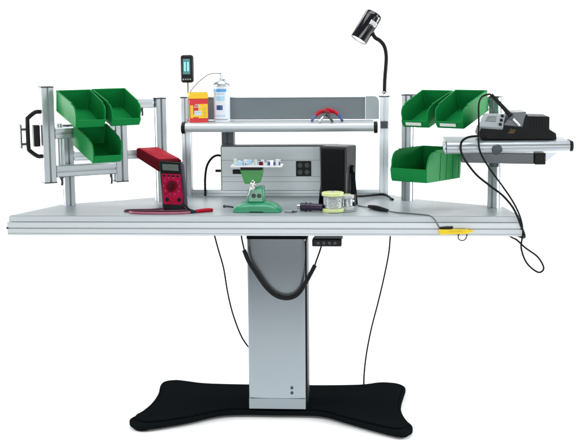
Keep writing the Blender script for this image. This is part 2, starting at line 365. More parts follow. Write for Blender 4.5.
# right wing
rr = thing('bin_rack', (.76, .36, H), 'right hand aluminium rack frame holding two small green bins above a large one', 'rack', 'bin racks on the workbench')
RF, RN = V((.586, .455, 0)), V((.926, .247, 0))
for p in (RF, RN):
    mb = MB(); mb.profile(p + V((0, 0, H)), p + V((0, 0, 1.275)), nR); u = mb.build('upright', 'alu_v', rr)
    mb = MB(); mb.box(p + V((0, 0, 1.2775)), (.046, .046, .005), rotz(math.atan2(uR.y, uR.x))); mb.build('end_cap', 'darksteel', u, bevel=.001)
beam(RF, RN, 1.258, .036, rr); beam(RF, RN, 1.045, .036, rr)
lever(rr, RF + uR*.06 + V((0, 0, 1.239)), .03)

# ------------------------------------------------------------------ green storage bins
def make_bin(w, L, h, lip, ribs, tap):
    """local axes: x across, -y to the open front, z up; origin back bottom left; tap = how much wider the back is"""
    t = .0052
    prof = [(0, 0), (0, h), (-.76*L, h), (-.86*L, .975*h), (-.93*L, .88*h), (-.975*L, .70*h), (-.99*L, lip*h*1.25), (-L, lip*h), (-.985*L, .10*h), (-.96*L, 0)]
    mb = MB(); n = len(prof); ins = .012
    def X(sd, y, z, d=0):
        k = ins*.35*(1-z/h) - d - tap*.5*(1 + y/L); return k if sd < 0 else w - k
    vs = [(X(-1, y, z), y, z) for y, z in prof] + [(X(1, y, z), y, z) for y, z in prof]
    mb.faces(vs, [tuple(range(n)), tuple(range(2*n-1, n-1, -1)), (0, 1, n+1, n), (0, n, 2*n-1, n-1), (n-1, 2*n-1, 2*n-2, n-2), (n-2, 2*n-2, 2*n-3, n-3)])
    o = mb.build('storage_bin', 'green', loc=(0, 0, 0), solid=t, bevel=.0024, seg=3, ang=.5)
    mb = MB(); e = .0032
    a0, a1, b0, b1 = X(-1, 0, h), X(1, 0, h), X(-1, -.76*L, h), X(1, -.76*L, h); z0, z1 = h-.004, h+.0034
    for s_, xa, xb in ((-1, a0, b0), (1, a1, b1)):   # rolled rim along the side walls
        mb.hexa([(xa-e, -.004, z0), (xa+e, -.004, z0), (xb+e, -.76*L, z0), (xb-e, -.76*L, z0)], [(xa-e, -.004, z1), (xa+e, -.004, z1), (xb+e, -.76*L, z1), (xb-e, -.76*L, z1)])
    mb.box(((a0+a1)/2, 0, h-.0002), (a1-a0+2*e, .0066, .0074))
    mb.build('rim', 'green', o, bevel=.001)
    for k in range(ribs):
        y = -L*(.06 + .55*k/max(1, ribs-1))
        for sd in (-1, 1):
            x0, x1 = X(sd, y, h*.03), X(sd, y, h*.9); q = sd*.0034
            mb = MB(); mb.hexa([(x0+q-.001, y-.002, h*.03), (x0+q+.001, y-.002, h*.03), (x0+q+.001, y+.002, h*.03), (x0+q-.001, y+.002, h*.03)], [(x1+q-.001, y-.002, h*.93), (x1+q+.001, y-.002, h*.93), (x1+q+.001, y+.002, h*.93), (x1+q-.001, y+.002, h*.93)]); mb.build('rib', 'green', o, bevel=.0008)
    mb = MB(); mb.box((w/2, -L*.994-.0022, lip*h+.0005), (w*.92, .0052, .0052)); mb.build('grip_lip', 'green', o, bevel=.0008)
    return o
def strip(o, w, L, h, lip):
    mb = MB(); mb.box((w*.45, -L*.988-.0045, lip*h*.58), (w*.58, .0015, lip*h*.48)); s = mb.build('label_strip', 'label', o)
    return s
SW, SL, SH, LIP = .120, .205, .080, .33
small = make_bin(SW, SL, SH, LIP, 0, .016)
def dup(o):
    c = o.copy(); COL.objects.link(c); OFF[c.name] = V((0, 0, 0))
    for ch in list(o.children):
        d = ch.copy(); COL.objects.link(d); d.parent = c; d.matrix_parent_inverse = ch.matrix_parent_inverse.copy()
    return c
CAM = V((.4115, -4.4924, 1.5069))
def pull(p, k): return CAM + (V(p)-CAM)*k
spots = [((-.802, .064, 1.241), .585, .275, 'small green bin at the upper left of the left rack, beside the outer post', 'small green bins on the left rack', False),
         ((-.680, .141, 1.243), .585, .285, 'small green bin at the upper right of the left rack, beside the inner post', 'small green bins on the left rack', False),
         ((-.750, .104, 1.103), .585, .285, 'small green bin hanging alone in the lower row of the left rack', 'small green bins on the left rack', False),
         (pull((.660, .41, 1.220), .992), -.565, .30, 'small green bin with white label strip at the upper left of the right rack', 'small green bins on the right rack', True),
         (pull((.790, .32, 1.224), .992), -.565, .31, 'small green bin with white label strip next to the soldering station cable', 'small green bins on the right rack', True)]
copies = [small] + [dup(small) for _ in spots[1:]]
for o, (p, a, t, lab, grp, ls) in zip(copies, spots):
    o.location = p; o.rotation_euler = (t, 0, a); tag(o, lab, 'storage bin', grp)
    if ls: strip(o, SW, SL, SH, LIP)
big = make_bin(.161, .273, .118, .40, 4, .012)
big.location = pull((.645, .30, .958), 1.006); big.rotation_euler = (-.02, 0, -.55)
tag(big, 'large deep green bin below the two small ones on the right rack', 'storage bin')

# ------------------------------------------------------------------ swivel tray with soldering station
tr = thing('swivel_tray', (.92, .1, 1.05), 'aluminium swivel tray with rounded front edge carrying the soldering station', 'tray')
TX0, TX1, TY, TZ, TRr = .713, 1.172, -.035, 1.100, .0235
def tp(x): return 0  # straight tray
TR2 = .0185; TZ2 = TZ+TRr-TR2
mb = MB(); mb.loft([[(TX0, y, z) for y, z in bull(TY, TZ, TRr, .235, .014)], [(TX1, y, z) for y, z in bull(TY, TZ2, TR2, .235, .014)]]); dk = mb.build('tray_deck', 'tray', tr)
mb = MB(); mb.prism([(TX1+.0005, y, z) for y, z in bull(TY, TZ2, TR2+.0015, .08, .03)], (.013, 0, 0)); mb.build('end_cap', 'blackplastic', dk, bevel=.004)
mb = MB(); mb.prism([(TX0-.0125, y, z) for y, z in bull(TY, TZ, TRr+.0008, .08, .03)], (.012, 0, 0)); mb.build('end_cap', 'alu_h', dk, bevel=.006)
mb = MB(); mb.lathe([(.0001, 0), (.0195, 0), (.020, .003), (.017, .006), (.0001, .007)], (.900, TY-TRr+.003, 1.094), (0, -1, 0)); mb.build('front_disc', 'darksteel', dk)  # dark round disc on the tray front
mb = MB(); mb.hexa([(.775, .03, 1.036), (1.045, -.01, 1.034), (1.045, .04, 1.034), (.775, .08, 1.036)], [(.775, .03, 1.0755), (1.045, -.01, 1.0755), (1.045, .04, 1.0755), (.775, .08, 1.0755)]); am = mb.build('swivel_arm', 'stationgrey', tr, bevel=.003)
mb = MB(); mb.box((1.067, .012, 1.055), (.042, .062, .044)); mb.build('arm_end', 'blackplastic', am, bevel=.004)
mb = MB(); mb.prism([(1.089, .005, 1.076), (1.135, .005, 1.076), (1.089, .005, 1.040)], (0, .012, 0)); mb.build('gusset', 'alu_h', am)
mb = MB(); mb.cyl((.905, .06, 1.036), (.905, .06, 1.018), .020); mb.hexa([(.888, .05, 1.020), (.922, .05, 1.020), (.941, .2215, 1.020), (.907, .2215, 1.020)], [(.888, .05, 1.036), (.922, .05, 1.036), (.941, .2215, 1.036), (.907, .2215, 1.036)]); mb.build('post_bracket', 'darksteel', am)

ZT = TZ+TRr
st = thing('soldering_station', (.98, .06, ZT), 'black soldering station with grey control panel standing on the swivel tray', 'soldering station')
# body: wedge nose on the left, tall block on the right
side = [(.835, ZT+.020), (.850, ZT+.004), (1.130, ZT+.002), (1.128, ZT+.026), (1.102, ZT+.042), (1.102, ZT+.090), (1.020, ZT+.092), (1.012, ZT+.104), (.955, ZT+.104), (.925, ZT+.055), (.845, ZT+.050)]
mb = MB(); mb.prism([(x, .00, z) for x, z in side], (0, .16, 0)); bd = mb.build('housing', 'stationdark', st, bevel=.004)
mb = MB(); mb.hexa([(.925, -.004, ZT+.058), (1.000, -.004, ZT+.050), (1.000, .164, ZT+.050), (.925, .164, ZT+.058)], [(.968, -.004, ZT+.107), (1.014, -.004, ZT+.109), (1.014, .164, ZT+.109), (.968, .164, ZT+.107)]); mb.build('sloped_sheen', 'stationgrey', bd, bevel=.003)  # grey tone stands in for light reflected off the slanted black face
mb = MB()
for k in range(6): mb.box((1.035+.011*k, -.001, ZT+.062), (.004, .004, .034))
mb.build('vent', 'blackplastic', bd)
for x in (.87, 1.10):
    for y in (.02, .14):
        mb = MB(); mb.cyl((x, y, ZT), (x, y, ZT+.006), .009, seg=14); mb.build('rubber_foot', 'rubber', st)
# tilted control panel: a plate facing the worker
A, B, C_, D = V((.832, -.012, ZT+.056)), V((.925, -.018, ZT+.050)), V((.943, .045, ZT+.100)), V((.858, .050, ZT+.102))
nrm = (B-A).cross(D-A).normalized()
mb = MB(); mb.hexa([A - nrm*.012, B - nrm*.012, C_ - nrm*.012, D - nrm*.012], [A, B, C_, D]); pn = mb.build('control_panel', 'bezel', st, bevel=.003)
def onp(s, t, d=0): return A*(1-s)*(1-t) + B*s*(1-t) + C_*s*t + D*(1-s)*t + nrm*d
mb = MB(); mb.hexa([onp(.20, .38, .0003), onp(.64, .38, .0003), onp(.62, .78, .0003), onp(.24, .78, .0003)], [onp(.20, .38, .0018), onp(.64, .38, .0018), onp(.62, .78, .0018), onp(.24, .78, .0018)]); mb.build('display', 'lcd', pn)
for t in (.2, .5, .8):
    mb = MB(); mb.lathe([(.0001, 0), (.0062, 0), (.0062, .004), (.005, .0055), (.0001, .0055)], onp(.86, t, .0003), nrm, 16); mb.build('button', 'blackplastic', pn)
# soldering iron resting in its holder
ir = thing('soldering_iron', (.95, .03, ZT+.1), 'black soldering iron propped diagonally against the soldering station', 'soldering iron')
mb = MB(); mb.tube([(.953, -.026, ZT+.094), (.93, -.025, ZT+.120), (.905, -.025, ZT+.147), (.878, -.025, ZT+.175)], lambda t: .0088 - .002*t, 12); hd = mb.build('handle', 'blackplastic', ir)
mb = MB(); mb.lathe([(.0001, 0), (.010, 0), (.011, .006), (.010, .012), (.0001, .013)], (.953, -.026, ZT+.093), (.66, 0, -.75), 14); mb.build('collar', 'stationgrey', ir)
mb = MB(); mb.tube([(.957, -.026, ZT+.089), (.972, -.026, ZT+.073), (.986, -.024, ZT+.058)], .0045, 10); mb.build('tip', 'silver', ir)
# coiled holder cup in the shaded gap under the panel
mb = MB(); mb.tube([(.953 + .0009*k*math.cos(1)+.012*math.cos(k*.8), -.020 + .007*math.sin(k*.8), ZT+.028 + .0008*k) for k in range(22)], .0011, 6, n=2); mb.build('cleaning_wire', 'brass', st)

# ------------------------------------------------------------------ cables on the right
def cable(label, pts, r, m='rubber', name='cable', group=None, seg=8):
    mb = MB(); c = V(pts[len(pts)//2]); mb.tube(pts, r, seg, 8); return tag(mb.build(name, m, loc=c), label, 'cable', group)
E_ = [(.878, -.025, ZT+.175), (.866, -.026, 1.300), (.842, -.035, 1.290), (.830, -.05, 1.262), (.829, -.07, 1.20), (.828, -.08, 1.13), (.836, -.09, 1.085), (.868, -.085, 1.03), (.916, -.08, .965), (.958, -.065, .905), (.988, -.045, .850), (1.005, -.02, .80), (1.008, -.012, .762), (1.004, -.012, .71), (1.027, -.012, .652), (1.070, -.012, .617), (1.091, -.012, .633), (1.068, -.012, .676), (1.020, -.012, .712), (.987, -.008, .742), (.975, .02, .745), (.965, .06, .748)]
cable('thin black cable arching over the soldering iron and looping below the table corner', E_, .0036)
cable('thick black cable curling from under the soldering station round the tray edge', [(.862, .0, ZT+.008), (.845, -.04, ZT+.020), (.81, -.06, 1.145), (.785, -.068, 1.140), (.766, -.075, 1.125), (.763, -.08, 1.095), (.778, -.085, 1.060), (.820, -.085, 1.005), (.868, -.08, .965), (.920, -.075, .925), (.958, -.06, .882), (.980, -.045, .845), (.998, -.022, .805), (1.0145, -.014, .765), (1.0145, .01, .748), (.99, .05, .752)], .0045)

# ------------------------------------------------------------------ gooseneck lamp in the right rear upright
la = thing('gooseneck_lamp', (.487, .612, 1.267), 'black gooseneck spotlight rising from the rear upright above the workbench', 'lamp')
mb = MB(); mb.tube([(.487, .612, 1.267), (.489, .612, 1.34), (.494, .612, 1.41), (.493, .61, 1.45), (.484, .605, 1.482), (.466, .60, 1.503), (.447, .598, 1.515), (.436, .598, 1.533), (.432, .596, 1.552)], .0085, 12); mb.build('gooseneck', 'rubber', la)
mb = MB(); mb.lathe([(.0001, 0), (.013, 0), (.013, .012), (.010, .018), (.0001, .018)], (.487, .612, 1.267)); mb.build('socket', 'silver', la)
TOPc, BOTc = V((.444, .615, 1.618)), V((.376, .588, 1.506)); axl = (BOTc-TOPc).normalized(); LL = (BOTc-TOPc).length
mb = MB(); mb.lathe([(.0001, -.004), (.024, -.003), (.034, .002), (.0385, .012), (.0385, .018), (.037, .019), (.037, .021), (.0385, .022), (.0385, LL-.002), (.0375, LL), (.034, LL), (.033, LL-.006), (.0001, LL-.006)], TOPc, axl, 36); hd = mb.build('lamp_head', 'lampblack', la)
mb = MB(); mb.lathe([(.0001, 0), (.0325, 0), (.0325, .003), (.02, .006), (.0001, .007)], TOPc + axl*(LL-.006), axl, 32); mb.build('lens', 'lamplit', hd)
pr_ = V((.62, -.75, .2)); pr_ = (pr_ - axl*pr_.dot(axl)).normalized()
mb = MB(); mb.box(TOPc + axl*.048 + pr_*.038, (.034, .022, .008), Matrix((axl.cross(pr_), axl, pr_)).transposed()); mb.build('silver_block', 'silver', hd, bevel=.003)  # bright steel block on the lamp head

# ------------------------------------------------------------------ things on the overhead shelf
SHZ = SZ+SR
ind = thing('indicator_light', (-.358, .52, SHZ), 'small black indicator box with glowing cyan tubes on a thin pole', 'indicator light')
mb = MB(); mb.box((-.357, .535, 1.390), (.054, .040, .118)); hb = mb.build('housing', 'blackplastic', ind, bevel=.011, seg=4)
mb = MB(); mb.box((-.357, .5148, 1.400), (.031, .004, .066)); mb.build('window', 'tealglow', hb, bevel=.001)
for dx in (-.0065, .0065):
    mb = MB(); mb.cyl((-.357+dx, .513, 1.381), (-.357+dx, .513, 1.419), .0034, seg=12); mb.build('light_tube', 'cyanlit', hb)
mb = MB()
for k in range(4): mb.box((-.372+.010*k, .5152, 1.346), (.006, .002, .006))
mb.build('terminal', 'bezel', hb)
mb = MB(); mb.cyl((-.357, .54, SHZ), (-.357, .54, 1.331), .0042, seg=12); mb.lathe([(.0001, 0), (.012, 0), (.012, .004), (.005, .008), (.0001, .008)], (-.357, .54, SHZ)); mb.build('pole', 'stem', ind)
# yellow and red carton
bxc = V((-.305, .478, SHZ)); bx = thing('product_carton', bxc, 'yellow and red carton with a small white label standing on the overhead shelf', 'carton')
Rz = rotz(math.radians(14)); W_, D_ = .078, .066
def L2(x, y, z): return bxc + Rz @ V((x, y, z))
mb = MB(); mb.box(L2(0, 0, .050), (W_, D_, .100), Rz); bo = mb.build('carton_body', 'boxred', bx, bevel=.002)
mb = MB(); mb.box(L2(0, 0, .112), (W_+.003, D_+.003, .024), Rz); li = mb.build('lid', 'yellow', bx, bevel=.002)
mb = MB(); mb.box(L2(0, 0, .1255), (W_-.002, D_-.002, .003), Rz); mb.build('lid_top', 'olive', li, bevel=.001)
f = -D_/2-.0008
mb = MB(); mb.box(L2(.017, f, .048), (.040, .0014, .060), Rz); mb.box(L2(-.031, f, .046), (.012, .0014, .054), Rz); mb.box(L2(-.005, f, .029), (.042, .0010, .012), Rz); mb.build('yellow_print', 'yellow', bo)
mb = MB()
for k in range(3): mb.box(L2(-.008, f-.0005, .064+.006*k), (.030-.006*k, .0010, .0022), Rz)
mb.build('fine_print', 'label', bo)
mb = MB(); mb.box(L2(-.006, f-.0006, .040), (.030, .0014, .020), Rz); mb.build('white_label', 'label', bo)
mb = MB(); mb.box(L2(-.006, f-.0012, .043), (.024, .0010, .005), Rz); mb.build('label_print', 'lightblue', bo)
mb = MB()
for z in (.028, .042, .058): mb.lathe([(.0001, 0), (.0052, 0), (.0052, .0012), (.0001, .0012)], L2(.024, f-.0004, z), Rz @ V((0, -1, 0)), 10)
mb.build('round_print', 'olive', bo)
mb = MB(); mb.box(L2(-W_/2-.0006, .0, .050), (.0012, .045, .060), Rz); mb.build('side_print', 'mintprint', bo)
# spray can
cc = V((-.204, .485, SHZ)); sp = thing('spray_can', cc, 'white and blue spray can with a long thin nozzle tube on the overhead shelf', 'spray can')
R0 = .0355
mb = MB(); mb.lathe([(.0001, 0), (.033, 0), (R0, .002), (R0, .004), (.0345, .006), (.0345, .150), (.0340, .152)], cc, seg=40); cb = mb.build('can_body', 'canwhite', sp)
mb = MB(); mb.lathe([(.0345, .152), (.0362, .154), (.0362, .158), (.030, .168), (.020, .178), (.014, .181), (.014, .185), (.0001, .185)], cc, seg=36); mb.build('can_shoulder', 'alu_h', sp)
mb = MB(); mb.lathe([(.010, .185), (.010, .196), (.008, .202), (.008, .208), (.0001, .209)], cc, seg=20); nz = mb.build('nozzle', 'canwhite', sp)
def wrap(z0, z1, a0, a1, r, name, m, n=12):
    mb = MB(); vs = []
    for k in range(n+1):
        a = math.radians(a0 + (a1-a0)*k/n)
        for z, q in ((z0, r), (z1, r)): vs.append(cc + V((q*math.sin(a), -q*math.cos(a), z)))
    mb.faces(vs, [(2*k, 2*k+2, 2*k+3, 2*k+1) for k in range(n)]); return mb.build(name, m, cb)
wrap(.128, .141, -78, 40, .0349, 'blue_band', 'blue'); wrap(.092, .110, -36, 26, .0349, 'pale_print', 'lightblue'); wrap(.118, .122, -60, 30, .0349, 'fine_print', 'lightblue')
wrap(.052, .072, -34, 12, .0349, 'dark_print', 'navy'); wrap(.026, .030, -50, 30, .0349, 'fine_print', 'lightblue'); wrap(.010, .014, -50, 50, .0349, 'fine_print', 'bezel')
mb = MB(); mb.tube([(-.206, .478, 1.371), (-.225, .47, 1.372), (-.256, .462, 1.367), (-.292, .455, 1.341), (-.322, .45, 1.311), (-.338, .452, 1.285), (-.345, .458, 1.258)], .0023, 6); mb.build('nozzle_tube', 'stem', nz)
# red-handled pliers lying open on the shelf
pl = thing('pliers', (.243, .45, SHZ), 'red handled pliers lying spread open on the overhead shelf', 'pliers')
mb = MB(); mb.tube([(.196, .432, SHZ+.027), (.208, .445, SHZ+.038), (.224, .455, SHZ+.044), (.244, .458, SHZ+.043), (.256, .452, SHZ+.034)], lambda t: .0072+.0016*math.sin(3*t), 10); h1 = mb.build('handle', 'red', pl)
mb = MB(); mb.tube([(.196, .432, SHZ+.027), (.187, .420, SHZ+.016), (.182, .410, SHZ+.006)], lambda t: .0062-.001*t, 10); mb.build('handle_end', 'navy', h1)
mb = MB(); mb.tube([(.292, .440, SHZ+.030), (.278, .452, SHZ+.041), (.262, .460, SHZ+.046), (.244, .462, SHZ+.051), (.228, .456, SHZ+.037)], lambda t: .0074+.0016*math.sin(3*t), 10); h2 = mb.build('handle', 'red', pl)
mb = MB(); mb.tube([(.292, .440, SHZ+.030), (.303, .428, SHZ+.020), (.309, .415, SHZ+.0065)], lambda t: .0070-.001*t, 10); mb.build('handle_end', 'navy', h2)
mb = MB(); mb.cyl((.243, .462, SHZ+.036), (.241, .440, SHZ+.034), .011, seg=16); pv = mb.build('pivot', 'darksteel', pl, bevel=.001)
mb = MB(); mb.tube([(.238, .446, SHZ+.032), (.228, .425, SHZ+.022), (.214, .402, SHZ+.0055)], lambda t: .0075-.0035*t, 8); mb.build('jaw', 'silver', pl)
mb = MB(); mb.tube([(.246, .446, SHZ+.032), (.258, .425, SHZ+.020), (.268, .402, SHZ+.0055)], lambda t: .0085-.0040*t, 8); mb.build('jaw', 'darksteel', pl)
# ------------------------------------------------------------------ things on the tabletop
# multimeter propped up, with its red case flap behind
mm = thing('multimeter', (-.38, .16, H), 'red and black multimeter leaning back against its red case', 'multimeter')
b0, b1 = V((-.412, .150, H+.004)), V((-.316, .135, H+.004)); t0, t1 = V((-.434, .222, 1.028)), V((-.340, .205, 1.024))
nn = (b1-b0).cross(t0-b0).normalized()
if nn.y > 0: nn = -nn
def bil(s, t, d): return b0*(1-s)*(1-t) + b1*s*(1-t) + t1*s*t + t0*(1-s)*t + nn*d
mb = MB(); mb.hexa([bil(0, 0, -.036), bil(1, 0, -.036), bil(1, 1, -.036), bil(0, 1, -.036)], [bil(0, 0, 0), bil(1, 0, 0), bil(1, 1, 0), bil(0, 1, 0)]); bd = mb.build('meter_body', 'blackplastic', mm, bevel=.006, seg=3)
def plate(s0, s1, ta, tb, d0, d1, name, m, par, bev=.001):
    mb = MB(); mb.hexa([bil(s0, ta, d0), bil(s1, ta, d0), bil(s1, tb, d0), bil(s0, tb, d0)], [bil(s0, ta, d1), bil(s1, ta, d1), bil(s1, tb, d1), bil(s0, tb, d1)]); return mb.build(name, m, par, bevel=bev)
fp = plate(.07, .93, .10, .735, -.002, .0025, 'faceplate', 'crimson', bd, .003)
plate(.04, .96, .745, .97, -.002, .0022, 'display_bezel', 'blackplastic', bd); plate(.14, .86, .80, .93, .001, .0028, 'display', 'lcd', bd)
plate(.02, .98, .0, .10, -.002, .004, 'bottom_bumper', 'blackplastic', bd, .003)
mb = MB(); mb.lathe([(.0001, 0), (.024, 0), (.0235, .0015), (.013, .002), (.012, .007), (.0001, .0075)], bil(.5, .48, .0024), nn, 28); dl = mb.build('dial', 'darkred', fp)
mb = MB(); mb.box(bil(.5, .48, .0135), (.006, .007, .028), Matrix.Rotation(.5, 3, 'Y')); mb.build('dial_pointer', 'blackplastic', dl)
for k in range(10):
    a = 2*math.pi*k/10; mb = MB(); mb.lathe([(.0001, 0), (.0025, 0), (.0025, .001), (.0001, .001)], bil(.5 + .36*math.cos(a), .48 + .175*math.sin(a), .0025), nn, 8); mb.build('dial_mark', 'pinklead', fp)
for s in (.25, .5, .78):
    mb = MB(); mb.lathe([(.0001, 0), (.0085, 0), (.0085, .002), (.005, .002), (.005, .0008), (.0001, .0008)], bil(s, .20, .0022), nn, 16); mb.build('jack', 'blackplastic' if s != .5 else 'red', fp)
for s in (.2, .4, .6, .8):
    plate(s-.06, s+.06, .675, .705, .002, .004, 'button', 'blackplastic', fp, .0008)
plate(.94, 1.03, .02, 1.0, -.034, .003, 'case_edge', 'purple', bd, .003)
# case flap
top_ = [(-.536, .270, 1.075), (-.456, .330, 1.073), (-.343, .236, 1.030), (-.434, .228, 1.027)]
bot_ = [(-.537, .270, 1.035), (-.456, .330, 1.030), (-.343, .245, 1.010), (-.438, .236, .978)]
mb = MB(); mb.hexa(bot_, top_); fl = mb.build('case_flap', 'darkred', mm, bevel=.004)
off = V((0, -.001, .0028)); T4 = [V(p) for p in top_]; cm = sum(T4, V())/4
mb = MB(); mb.hexa([cm + (p-cm)*.9 + V((0, 0, .0004)) for p in T4], [cm + (p-cm)*.9 + off for p in T4]); mb.build('flap_lining', 'red', fl)
mb = MB(); mb.hexa([(-.425, .26, H), (-.335, .25, H), (-.335, .27, H), (-.425, .28, H)], [(-.425, .250, 1.000), (-.34, .248, 1.020), (-.34, .262, 1.020), (-.425, .262, 1.000)]); mb.build('case_back', 'darkred', mm, bevel=.003)
# test leads
z = H+.0045
tl = thing('test_lead', (-.40, .10, H), 'dark plum test lead curving out left from the multimeter base', 'test lead', 'test leads of the multimeter')
mb = MB(); mb.tube([(-.405, .145, z+.004), (-.45, .14, z), (-.52, .13, z), (-.555, .118, z), (-.55, .10, z), (-.50, .095, z), (-.42, .100, z), (-.33, .110, z), (-.285, .112, z), (-.275, .105, z)], .004, 8); mb.build('lead_wire', 'plumlead', tl)
mb = MB(); mb.tube([(-.328, .128, H+.03), (-.315, .118, H+.026), (-.298, .112, H+.010), (-.283, .111, z)], .0045, 8); mb.build('lead_plug', 'blackplastic', tl)
t2 = thing('test_lead', (-.30, .05, H), 'dusty red test lead ending in a red probe in front of the multimeter', 'test lead', 'test leads of the multimeter')
mb = MB(); mb.tube([(-.53, .070, z), (-.505, .050, z), (-.45, .038, z), (-.38, .036, z), (-.32, .044, z), (-.285, .062, z), (-.268, .074, z)], .0045, 8); mb.build('lead_wire', 'pinklead', t2)
mb = MB(); mb.tube([(-.268, .074, z+.002), (-.245, .09, z+.003), (-.215, .108, z+.003), (-.203, .115, z+.002)], lambda t: .0060 + .0022*math.sin(math.pi*t), 12); mb.build('probe_handle', 'red', t2)
mb = MB(); mb.tube([(-.286, .0615, z+.001), (-.270, .0725, z+.002), (-.262, .078, z+.002)], .0062, 10); mb.build('probe_collar', 'teal', t2)
# vise with clamped circuit board
vc = V((-.026, .135, H)); vi = thing('bench_vise', vc, 'small green tilting bench vise standing in the middle of the tabletop', 'vise')
arch = [(-.122, 0), (-.058, 0), (-.050, .006), (.002, .006), (.010, 0), (.074, 0), (.070, .012), (.056, .026), (.036, .036), (.010, .040), (-.058, .040), (-.084, .036), (-.104, .026), (-.118, .012)]
mb = MB(); mb.loft([[(-.024 + (x+.024)*kx, y, H+.0002+z*kz) for x, z in arch] for y, kx, kz in ((.078, .90, .60), (.088, .97, .85), (.105, 1, 1), (.160, 1, 1), (.180, .95, .85), (.192, .86, .60))])
vb = mb.build('vise_base', 'viseteal', vi, bevel=.003, seg=3)
mb = MB(); mb.hexa([(-.064, .098, H+.036), (.006, .098, H+.036), (.006, .168, H+.036), (-.064, .168, H+.036)], [(-.060, .104, H+.092), (.004, .104, H+.104), (.004, .162, H+.104), (-.060, .162, H+.092)]); pi = mb.build('vise_pillar', 'viseteal', vi, bevel=.008, seg=3)
for p in ((-.036, .1025, H+.066), (-.014, .1025, H+.066)):
    mb = MB(); mb.lathe([(.0001, 0), (.0085, 0), (.0085, .006), (.006, .008), (.0001, .008)], p, (0, -1, 0), 16); mb.build('pillar_screw', 'darksteel', pi)
mb = MB(); mb.lathe([(.011*math.sin(math.pi*k/10)+.0001, .022-.0*k-.022*math.cos(math.pi*k/10)) for k in range(11)], (-.040, .112, H+.086), (0, 0, 1), 20); mb.lathe([(.011, 0), (.013, .008), (.011, .016), (.0001, .016)], (-.040, .102, H+.100), (0, -1, 0), 20); mb.build('ball_joint', 'silver', vi)
mb = MB(); mb.tube([(-.030, .100, H+.118), (-.044, .088, H+.098), (-.056, .092, H+.070)], .0042, 10); mb.build('clamp_screw', 'silver', vi)
mb = MB(); mb.prism([(-.092, .108, H+.170), (.002, .108, H+.170), (-.004, .108, H+.140), (-.012, .108, H+.116), (-.072, .108, H+.112), (-.080, .108, H+.136)], (0, .058, 0)); jw = mb.build('vise_jaw', 'visegreen', vi, bevel=.004, seg=3)
mb = MB(); mb.box((-.045, .1055, H+.1735), (.086, .010, .012)); mb.box((-.045, .163, H+.1735), (.086, .010, .012)); mb.build('jaw_pad', 'blackplastic', jw, bevel=.001)
mb = MB(); mb.cyl((-.084, .135, H+.158), (-.122, .135, H+.158), .0095, seg=18); mb.build('jaw_knob', 'blackplastic', jw, bevel=.002)
mb = MB(); mb.tube([(-.120, .115, H+.018), (-.138, .105, H+.022), (-.150, .100, H+.023)], .0038, 8); mb.lathe([(.0001, 0), (.006, .002), (.006, .01), (.0001, .012)], (-.148, .101, H+.023), (-1, -.3, .1), 12); mb.build('base_lever', 'darksteel', vi)
cbd = thing('circuit_board', (-.02, .13, H+.182), 'white circuit board with small parts clamped in the green vise', 'circuit board')
mb = MB(); mb.box((-.024, .135, H+.1825), (.205, .068, .007)); pc = mb.build('board', 'board', cbd, bevel=.0006)
for i in range(34):
    x = random.uniform(-.115, .066); y = random.uniform(.106, .160); s = random.uniform(.006, .015); hgt = random.uniform(.008, .024)
    mb = MB()
    if i % 3: mb.box((x, y, H+.1862+hgt/2), (s*1.4, s, hgt))
    else: mb.cyl((x, y, H+.1862), (x, y, H+.1862+hgt), s*.5, seg=12)
    mb.build('component', random.choice(['label', 'palespool', 'label', 'canwhite', 'silver', 'label', 'lightblue', 'darkred', 'canwhite']), pc, bevel=.0005)
mb = MB(); mb.box((.045, .112, H+.192), (.050, .012, .014)); mb.build('connector', 'navy', pc, bevel=.001)
# small bright screw bit
sb = thing('screwdriver_bit', (.11, .08, H), 'short grey metal bit lying on the tabletop beside the vise', 'tool bit')
mb = MB(); mb.cyl((.088, .092, H+.0055), (.118, .080, H+.0055), .0055, seg=6); mb.build('shank', 'bezel', sb)
mb = MB(); mb.cyl((.118, .080, H+.0055), (.138, .072, H+.0055), .0045, .002, seg=10); mb.build('point', 'darksteel', sb)
# dark purple plug
pg = thing('connector_plug', (.19, .13, H), 'dark purple ribbed connector lying left of the solder spool', 'connector')
mb = MB(); mb.tube([(.150, .128, H+.018), (.175, .122, H+.0185), (.205, .115, H+.0185), (.238, .108, H+.018)], lambda t: .0165 - .003*t, 14); mb.build('plug_body', 'purple', pg)
mb = MB(); mb.lathe([(.0001, 0), (.010, 0), (.010, .014), (.0001, .014)], (.150, .128, H+.018), (-1, .2, 0), 16); mb.build('plug_ring', 'silver', pg)
for k in range(2):
    mb = MB(); c = V((.170 + .018*k, .1235 - .0043*k, H+.0185)); mb.lathe([(.0172-.0008*k, -.003), (.0180-.0008*k, -.002), (.0180-.0008*k, .002), (.0172-.0008*k, .003)], c, (1, -.23, 0), 18); mb.build('rib', 'purple', pg)
# solder spools
def spool(c, r, h, lab, m1, fl):
    s = thing('solder_spool', c, lab, 'spool', 'spools of solder on the tabletop'); c = V(c)
    for z in (0, h-.014):
        mb = MB(); mb.lathe([(.0001, z), (r-.002, z), (r, z+.002), (r, z+.012), (r-.002, z+.014), (.0001, z+.014)], c, seg=36); mb.build('flange', m1, s)
    mb = MB(); n = 9; pf = [(.0001, .0142)]
    hh = h-.0284
    for k in range(n):
        za = .0142 + hh*k/n; pf += [(r-.0075, za+.0002), (r-.0058, za+hh/n*.5), (r-.0075, za+hh/n-.0002)]
    pf.append((.0001, h-.0142)); mb.lathe(pf, c, seg=36); mb.build('solder_winding', 'solder', s)
    mb = MB(); mb.lathe([(.012, h+.0002), (.012, h+.004), (.008, h+.004), (.008, h+.0002)], c, seg=20); mb.build('hub', fl, s)
    return s
spool((.277, .120, H), .044, .078, 'pale yellow solder spool standing in front of the black speaker', 'spool', 'palespool')
